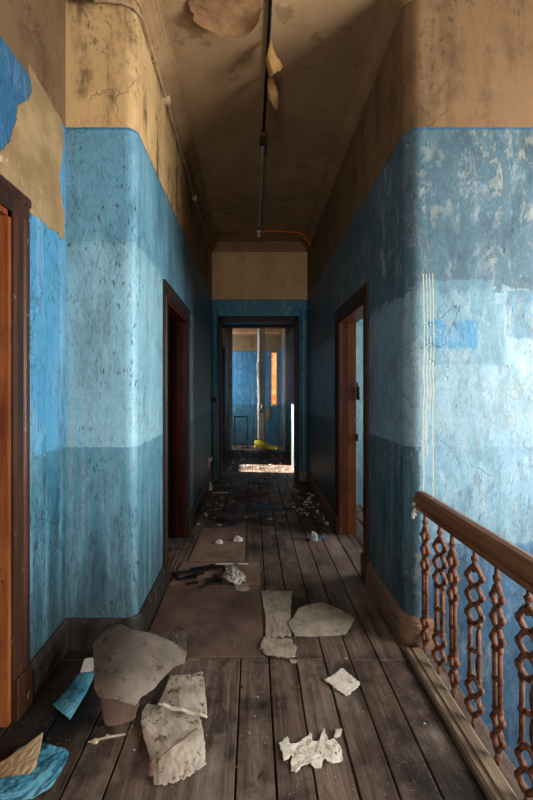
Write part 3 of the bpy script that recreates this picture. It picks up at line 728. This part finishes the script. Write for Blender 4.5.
# cream and blue sheets in the near corner
flat('blue_sheet', [[(34, 742), (52, 746), (62, 750)], [(0, 765), (40, 764), (69, 760)], [(-30, 812), (15, 808), (48, 792)]], m_bluep, 'crumpled blue paint sheet in the lower left corner under the cream flap', 'paint sheet', zz=[[.010, .014, .010], [.010, .012, .006], [.006, .008, .005]], seed=18, jag=.035, res=(90, 80), wrinkle=.007, wf=4)
flat('cream_flap', [[(-14, 772), (16, 752), (44, 731)], [(-14, 786), (14, 768), (41, 749)], [(-20, 800), (10, 790), (36, 768)]], m_cream, 'cream backed flap folded over the blue sheet by the door frame', 'paint sheet', zz=[[.045, .06, .08], [.05, .06, .07], [.055, .06, .06]], seed=19, jag=.025, res=(60, 50))
flat('blue_flap', [[(-14, 781), (8, 777), (35, 774)], [(-20, 793), (8, 790), (30, 784)], [(-26, 806), (4, 800), (22, 796)]], m_bluep, 'smooth blue flap below the cream flap at the photo edge', 'paint sheet', zz=[[.072, .074, .074], [.070, .072, .070], [.066, .068, .064]], seed=20, jag=.02, res=(60, 50))
# papers on the boards
flat('paper_strip', [[(258, 589), (276, 589), (294, 589)], [(263, 612), (278, 612), (292, 612)], [(264, 641), (280, 640), (293, 638)]], m_thin, 'long upright grey paper strip lying beside the hardboard sheet', 'paper', z=.011, seed=21, jag=.05, jf=11, res=(60, 90), wrinkle=.002)
flat('paper_strip', [[(264, 634), (280, 636), (292, 636)], [(257, 645), (278, 648), (299, 649)], [(264, 657), (282, 659), (296, 660)]], m_thin, 'torn pale paper at the near end of the long grey strip', 'paper', z=.013, seed=22, jag=.10, jf=11, res=(60, 50), wrinkle=.003)
fan = [(0, .62), (.15, .22), (.35, .06), (.55, 0), (.78, .22), (1, .52), (.86, .95), (.4, 1), (.12, .98)]
flat('fan_paper', [[(288, 602), (320, 602), (355, 602)], [(288, 620), (320, 618), (355, 618)], [(288, 637), (320, 637), (355, 637)]], m_thin, 'fan shaped creased grey paper on the boards, right of the long strip', 'paper', zz=[[.012, .009, .005], [.016, .013, .006], [.013, .006, .005]], seed=23, jag=.03, res=(90, 60), poly=fan)
flat('paper_square', [[(321, 680), (333, 673), (341, 666)], [(332, 688), (344, 682), (352, 675)], [(347, 699), (356, 692), (363, 684)]], m_paper, 'small torn cream paper square lying alone on the right boards', 'paper', seed=24, jag=.07, jf=10, res=(50, 50), z=.006)
spl = [(.0, .35), (.12, .2), (.18, .36), (.28, .34), (.50, .1), (.52, .3), (.62, .28), (.7, .0), (.76, .28), (.86, .25), (.98, .45), (1, .72), (.84, .8), (.7, .68), (.66, .88), (.55, .9), (.48, .78), (.34, .84), (.28, 1), (.18, .95), (.2, .6), (.08, .72)]
flat('torn_paper', [[(279, 728), (311, 728), (343, 728)], [(279, 751), (311, 751), (343, 751)], [(279, 774), (311, 774), (343, 774)]], m_paper, 'ragged cream paper scrap nearest the camera in the middle of the boards', 'paper', z=.005, seed=25, jag=.03, jf=9, res=(110, 70), poly=spl, wrinkle=.003)
flat('paper_scrap', [[(335, 729), (339, 728), (343, 728)], [(334, 734), (338, 734), (342, 733)], [(333, 739), (336, 739), (340, 738)]], m_paper, 'tiny cream scrap just behind the ragged cream paper', 'paper', seed=26, jag=.1, res=(16, 16))
flat('paper_scrap', [[(288, 658), (293, 659), (298, 660)], [(289, 661), (293, 661), (298, 662)], [(290, 664), (294, 664), (297, 664)]], m_thin, 'tiny grey scrap below the torn pale paper', 'paper', seed=27, jag=.1, res=(16, 12))
# broken black frame
bf = empty('broken_frame', W(205, 578, .009))
b0 = bf.location.copy()
def stick(bm, a, b, r=.010, r2=.007):
    a = W(*a)-b0; b = W(*b)-b0; d = (b-a); side = Vector((-d.y, d.x, 0)).normalized()*r; up = Vector((0, 0, r2))
    vs = [bm.verts.new(p+s1*side+s2*up) for p in (a, b) for s1, s2 in ((-1, 0), (1, 0), (.8, 1), (-.8, 1))]
    for f in ((0, 1, 2, 3), (7, 6, 5, 4), (0, 4, 5, 1), (1, 5, 6, 2), (2, 6, 7, 3), (3, 7, 4, 0)): bm.faces.new([vs[i] for i in f])
for a, b, r in (((173, 575, .012), (222, 567, .02), .016), ((173, 574, .014), (178, 580, .012), .010), ((178, 580, .012), (196, 578, .02), .008), ((195, 579, .012), (197, 573, .02), .009),
             ((205, 584, .012), (221, 584, .012), .012), ((214, 576, .015), (222, 585, .015), .010), ((222, 567, .02), (226, 573, .015), .013), ((185, 585, .012), (198, 583, .012), .01), ((184, 578, .014), (204, 574, .02), .006), ((206, 580, .012), (222, 581, .02), .007), ((190, 570, .02), (214, 566, .026), .009), ((199, 589, .012), (212, 584, .012), .006)):
    bm = bmesh.new(); stick(bm, a, b, r, .012); obj('frame_rail', bm, m_black, bf)
tag(bf, 'broken black lacquered frame lying in pieces on the hardboard', 'frame')
# crumpled lace like paper beside the frame
flat('crumpled_paper', [[(224, 571), (232, 568), (240, 569)], [(223, 579), (233, 576), (246, 579)], [(226, 584), (236, 587), (246, 584)]], plain('speckled_paper', '#c8beb2', '#e8e0d6', 30, .7, '#3c302a', .52, .6), 'crumpled oval white paper beside the broken black frame', 'paper', zz=[[.012, .035, .012], [.014, .05, .014], [.010, .014, .010]],
     seed=28, jag=.05, res=(50, 40), wrinkle=.02, wf=7, poly=[(0, .5), (.1, .15), (.4, 0), (.75, .1), (1, .5), (.95, .9), (.6, 1), (.2, .9)])
flat('thin_scrap', [[(232, 583), (240, 583), (248, 584)], [(233, 587), (241, 588), (250, 588)], [(236, 590), (243, 592), (250, 590)]], m_thin, 'thin grey scrap tucked under the crumpled white paper', 'paper', z=.0095, seed=29, jag=.07, res=(24, 20))
# plaster lumps and flakes
def lump(name, loc, s, mat, label, cat, group=None, seed=0, sq=.5):
    bm = bmesh.new(); r = bmesh.ops.create_icosphere(bm, subdivisions=2, radius=1)
    for v in bm.verts:
        k = 1+.35*mn.noise(v.co*1.7+Vector((seed, seed*2, 0))); v.co = Vector((v.co.x*s*k, v.co.y*s*k*.8, max(-.0, v.co.z)*s*sq*2*k))
    o = obj(name, bm, mat); o.location = loc; return tag(o, label, cat, group)
lump('plaster_lump', W(219, 543, .009), .035, m_white, 'white plaster lump, left of two on the corridor boards beyond the black frame', 'plaster', None, 1)
lump('plaster_lump', W(238, 541, .0), .045, m_white, 'larger white plaster lump, right of two on the corridor boards', 'plaster', None, 2)
lump('plaster_lump', W(95, 742, .0), .014, m_cream, 'small yellowish plaster crumb between the curled sheet and the blue sheet', 'plaster', None, 3)
bm = bmesh.new(); a, b = W(88, 742, .006), W(126, 734, .01); tube(bm, [a, (a+b)/2+Vector((0, 0, .003)), b], [.003, .005, .004], 6)
tag(obj('thin_stick', bm, m_thin), 'thin grey stick lying below the curled grey sheet', 'stick')
lump('plaster_lump', W(107, 737, .0), .010, m_white, 'tiny white plaster chip beside the thin grey stick', 'plaster', None, 4)
for (a, b, y, n) in ((216, 233, 565, 'left'), (238, 248, 565, 'right')):
    bm = B((0, (b-a)/400*3.04, 0, .022, 0, .006), ch=.001); o = obj('white_lath', bm, m_white); p = W(a, y, .0085); o.location = p
    tag(o, '%s short white strip at the far edge of the pale hardboard' % n, 'strip')
# flakes
fk = []
for k in range(4):
    bm = bmesh.new(); m = random.randint(4, 6); pts2 = []
    for i in range(m):
        an = 2*math.pi*(i+random.uniform(-.3, .3))/m; rr_ = random.uniform(.5, 1); pts2.append((rr_*math.cos(an), rr_*math.sin(an)))
    prism(bm, pts2, 0, .14); fk.append(bm)
meshes = []
for k, bm in enumerate(fk):
    bmesh.ops.recalc_face_normals(bm, faces=bm.faces[:]); me = bpy.data.meshes.new('plaster_flake'); bm.to_mesh(me); bm.free(); me.materials.append((m_white, m_thin, m_paper_w, m_blued)[k]); meshes.append(me)
def flake(x, y, s, k, z=.003, lab='', grp=''):
    o = bpy.data.objects.new('plaster_flake', meshes[k]); C.objects.link(o)
    o.location = (x, y, z); o.rotation_euler = (random.uniform(-.15, .15), random.uniform(-.15, .15), random.uniform(0, 6.28)); o.scale = (s, s*random.uniform(.5, 1), s*(3 if s > .009 else 1))
    tag(o, lab, 'flake', grp)
def on_sheet(x, y):
    return .0095 if (-.58 < x < .07 and 1.98 < y < 3.08) or (-.51 < x < -.05 and 3.08 < y < 3.86) else .003
for i in range(60):
    px = random.uniform(292, 334); t = random.random(); py = 488+ (px-292)*.35+random.uniform(0, 24)
    p = W(px, py, .0)
    if p.x > .75: continue
    flake(p.x, p.y, random.uniform(.012, .036), random.choice((0, 0, 1, 2, 0)), on_sheet(p.x, p.y), 'plaster flake in the rubble along the right skirting near the far pilaster', 'rubble flakes along the right skirting')
for i in range(45):
    y = random.uniform(3.9, 6.6); x = random.uniform(-.55, .6)
    flake(x, y, random.uniform(.012, .04), random.choice((0, 1, 2, 3, 1)), .003, 'debris flake scattered over the dark far boards of the corridor', 'flakes on the far boards')
for i in range(55):
    y = random.uniform(1.3, 3.4); x = random.uniform(-.5, .72)
    flake(x, y, random.uniform(.003, .008), random.choice((0, 1, 2, 0)), on_sheet(x, y), 'tiny pale crumb scattered over the near boards and sheets', 'crumbs on the near boards')
for i in range(24):
    p = W(random.uniform(196, 228), random.uniform(484, 520), .0)
    if p.x < -.57: continue
    flake(p.x, p.y, random.uniform(.012, .03), random.choice((0, 1, 2, 1)), .004, 'plaster flake in the dark along the left skirting beyond the doorway', 'flakes along the left skirting')
# clear plastic scraps on the right
lump('plastic_scrap', W(314, 540, .0), .040, plain('pale_blue_plastic', '#8fa6b0', '#c3d2d6', 12, .3), 'crumpled pale blue plastic scrap near the right doorway, standing left', 'plastic', None, 6, .9)
lump('plastic_scrap', W(322, 537, .0), .035, m_blued, 'flatter dull blue scrap right of the pale plastic near the doorway', 'plastic', None, 7, .3)
# broken socket hanging on the left wall
ws = empty('wall_socket', (XL, 5.4, .37))
bm = B((.0, .06, -.05, .03, .0, .06), ch=.006); obj('cover_plate', bm, m_white, ws)
bm = B((.0, .028, -.05, -.01, -.075, .0), ch=.004); obj('hanging_piece', bm, m_white, ws)
tag(ws, 'broken white socket hanging low on the dark left corridor wall', 'socket')
sw = obj('light_switch', (lambda bm: (lathe(bm, [(.04, 0), (.04, .02), (.02, .03), (.012, .045)], (0, 0, 0), 'y'), bm)[1])(bmesh.new()), m_brass); sw.location = (-.565, 5.79, 1.19); sw.rotation_euler = (0, 0, math.pi)
tag(sw, 'round dark switch on the left blue pilaster', 'switch')
lump('plaster_lump', W(209, 490, .0), .05, m_white, 'white plaster piece at the foot of the left pilaster', 'plaster', None, 9, 1.2)
bm = B((-.10, .10, -.03, .03, 0, .02), ch=.002); o = obj('wood_offcut', bm, m_thin); o.location = (-.42, 5.15, .004); o.rotation_euler = (0, 0, .05); tag(o, 'pale wooden offcut on the dark boards near the left pilaster', 'offcut')
bm = B((-.28, .28, -.025, .025, 0, .018), ch=.002); o = obj('wood_batten', bm, m_plank); o.location = (-.06, 5.05, .004); o.rotation_euler = (0, 0, .35); tag(o, 'long brown batten lying askew on the boards before the far opening', 'batten')
bm = B((-.13, .13, -.05, .05, 0, .02), ch=.002); o = obj('blue_board_piece', bm, m_blued); o.location = (.10, 5.75, .004); o.rotation_euler = (0, 0, -.1); tag(o, 'small blue board piece on the threshold of the far opening', 'board')
bm = B((-.16, .16, -.09, .09, 0, .006), ch=.002); o = obj('blue_board_piece', bm, m_blued); o.location = (.12, 4.55, .004); o.rotation_euler = (0, 0, .1); tag(o, 'dull blue sheet lying flat on the boards, nearer than the blue board piece', 'board')
# far room
tp = empty('service_pipe', (.20, 9.38, 0))
bm = bmesh.new(); tube(bm, [(-.05, 0, 0), (-.05, 0, 2.8)], .045, 14); obj('pipe', bm, m_pipe, tp)
bm = bmesh.new(); tube(bm, [(.045, .02, 0), (.045, .02, 2.8)], .040, 14); obj('pipe', bm, m_pipe, tp)
bm = B((-.07, .06, -.06, .06, 0, .78), ch=.005); obj('pipe_casing', bm, m_tube, tp)
tag(tp, 'pair of upright pale pipes with torn lagging in the far room', 'pipe')
c = [[Vector((.06, 9.30, 2.0)), Vector((.14, 9.27, 2.05)), Vector((.2, 9.30, 2.0))], [Vector((.085, 9.29, 1.6)), Vector((.15, 9.26, 1.6)), Vector((.22, 9.29, 1.6))], [Vector((.13, 9.27, .8)), Vector((.19, 9.24, .8)), Vector((.26, 9.28, .85))]]
o = sheet('torn_lagging', c, m_pipe, (20, 80), .12, 6, seed=31, wrinkle=.0); o.parent = tp; o.location = o.location-tp.location
for q in ((0, 0), (.07, .12), (.10, .55)):
    bm = bmesh.new(); ball(bm, (0, 0, 0), .04, .03, .05, 10); o = obj('pipe_joint', bm, m_cream, tp, True); o.location = (-.05+q[0], -.09, .82+q[1])
# metal frame
mf = empty('metal_frame', (-.28, 9.25, 0))
for nme, b in (('leg', (-.16, -.13, -.015, .015, 0, .72)), ('leg', (.13, .16, -.015, .015, 0, .72)), ('top_bar', (-.16, .16, -.018, .018, .70, .735)), ('bottom_bar', (-.13, .13, -.012, .012, .06, .09))):
    bm = B(b, ch=.002); obj(nme, bm, m_steel, mf)
tag(mf, 'dark metal frame standing against the blue wall of the far room', 'frame')
bm = bmesh.new()
c = [[Vector((.0, 9.05, .10)), Vector((.15, 9.05, .18)), Vector((.38, 9.02, .08)), Vector((.60, 9.0, .05))], [Vector((-.02, 8.85, .04)), Vector((.18, 8.8, .14)), Vector((.36, 8.82, .05)), Vector((.6, 8.85, .04))], [Vector((.0, 8.7, .01)), Vector((.2, 8.65, .03)), Vector((.4, 8.7, .01)), Vector((.55, 8.7, .01))]]
bm.free()
o = sheet('yellow_foam', c, m_yellow, (40, 30), .09, 4, .02, seed=33, wrinkle=.02); tag(o, 'crumpled yellow foam sheet on the floor at the foot of the pale pipes', 'foam')
for i, (x, y, L, r, mm, lab) in enumerate(((.12, 8.0, .5, -.7, m_blued, 'blue plank lying across the passage floor, leftmost of the two'), (.40, 8.2, .55, .25, m_blued, 'blue plank lying against the right passage wall'), (.25, 7.75, .45, -1.0, m_plank, 'dark wooden batten crossing the blue planks in the passage'))):
    bm = B((-L/2, L/2, -.035, .035, 0, .03), ch=.003); o = obj('fallen_plank', bm, mm); o.location = (x, y, .004+i*.032); o.rotation_euler = (0, 0.0, r); tag(o, lab, 'plank')
for i in range(36):
    y = random.uniform(6.5, 9.2); x = random.uniform(-.4, .6)
    flake(x, y, random.uniform(.02, .06), random.choice((0, 1, 2, 3)), .004, 'rubble flake on the floor of the far passage', 'rubble flakes in the passage')

# ---------------------------------------------------------------- light
def area(name, loc, rot, sx, sy, power, col):
    l = bpy.data.lights.new(name, 'AREA'); l.shape = 'RECTANGLE'; l.size = sx; l.size_y = sy; l.energy = power; l.color = col
    o = bpy.data.objects.new(name, l); C.objects.link(o); o.location = loc; o.rotation_euler = [math.radians(a) for a in rot]; return o
area('stair_window_daylight', (3.48, .45, 1.4), (0, 90, 0), 1.9, 2.1, 270, (.97, 1.0, .98))
area('landing_fill_light', (-.4, -2.55, 1.6), (90, 0, 0), 1.0, 1.8, 52, (1.0, .96, .90))  # added unseen source behind the camera, fills column, end wall and ceiling
area('right_room_daylight', (3.45, 3.35, 1.7), (0, 90, 0), 1.6, 1.25, 85, (.95, .97, 1.0))
area('far_room_daylight', (-1.5, 9.28, 1.5), (0, -90, 0), 1.4, .5, 50, (.92, .96, 1.0))
s = bpy.data.lights.new('sun', 'SUN'); s.energy = 60; s.angle = math.radians(.6); s.color = (1, .93, .82)
so = bpy.data.objects.new('sun', s); C.objects.link(so)
so.rotation_euler = Vector((-1.0, .10, .36)).to_track_quat('Z', 'Y').to_euler()
w = bpy.data.worlds.new('World'); bpy.context.scene.world = w; w.use_nodes = True
bg = w.node_tree.nodes['Background']; bg.inputs[0].default_value = (.55, .7, 1, 1); bg.inputs[1].default_value = .6

cam = bpy.data.cameras.new('camera'); cam.sensor_fit = 'VERTICAL'; cam.sensor_height = 36; cam.sensor_width = 24; cam.lens = 18
cam.shift_x = 13.5/800; cam.shift_y = -10/800; cam.clip_start = .02
co = bpy.data.objects.new('camera', cam); C.objects.link(co); co.location = (0, 0, EYE); co.rotation_euler = (math.radians(90), 0, 0)
sc_ = bpy.context.scene; sc_.camera = co
sc_.view_settings.view_transform = 'Standard'; sc_.view_settings.look = 'None'; sc_.view_settings.gamma = 1; sc_.view_settings.use_curve_mapping = False
sc_.view_settings.exposure = 1.0
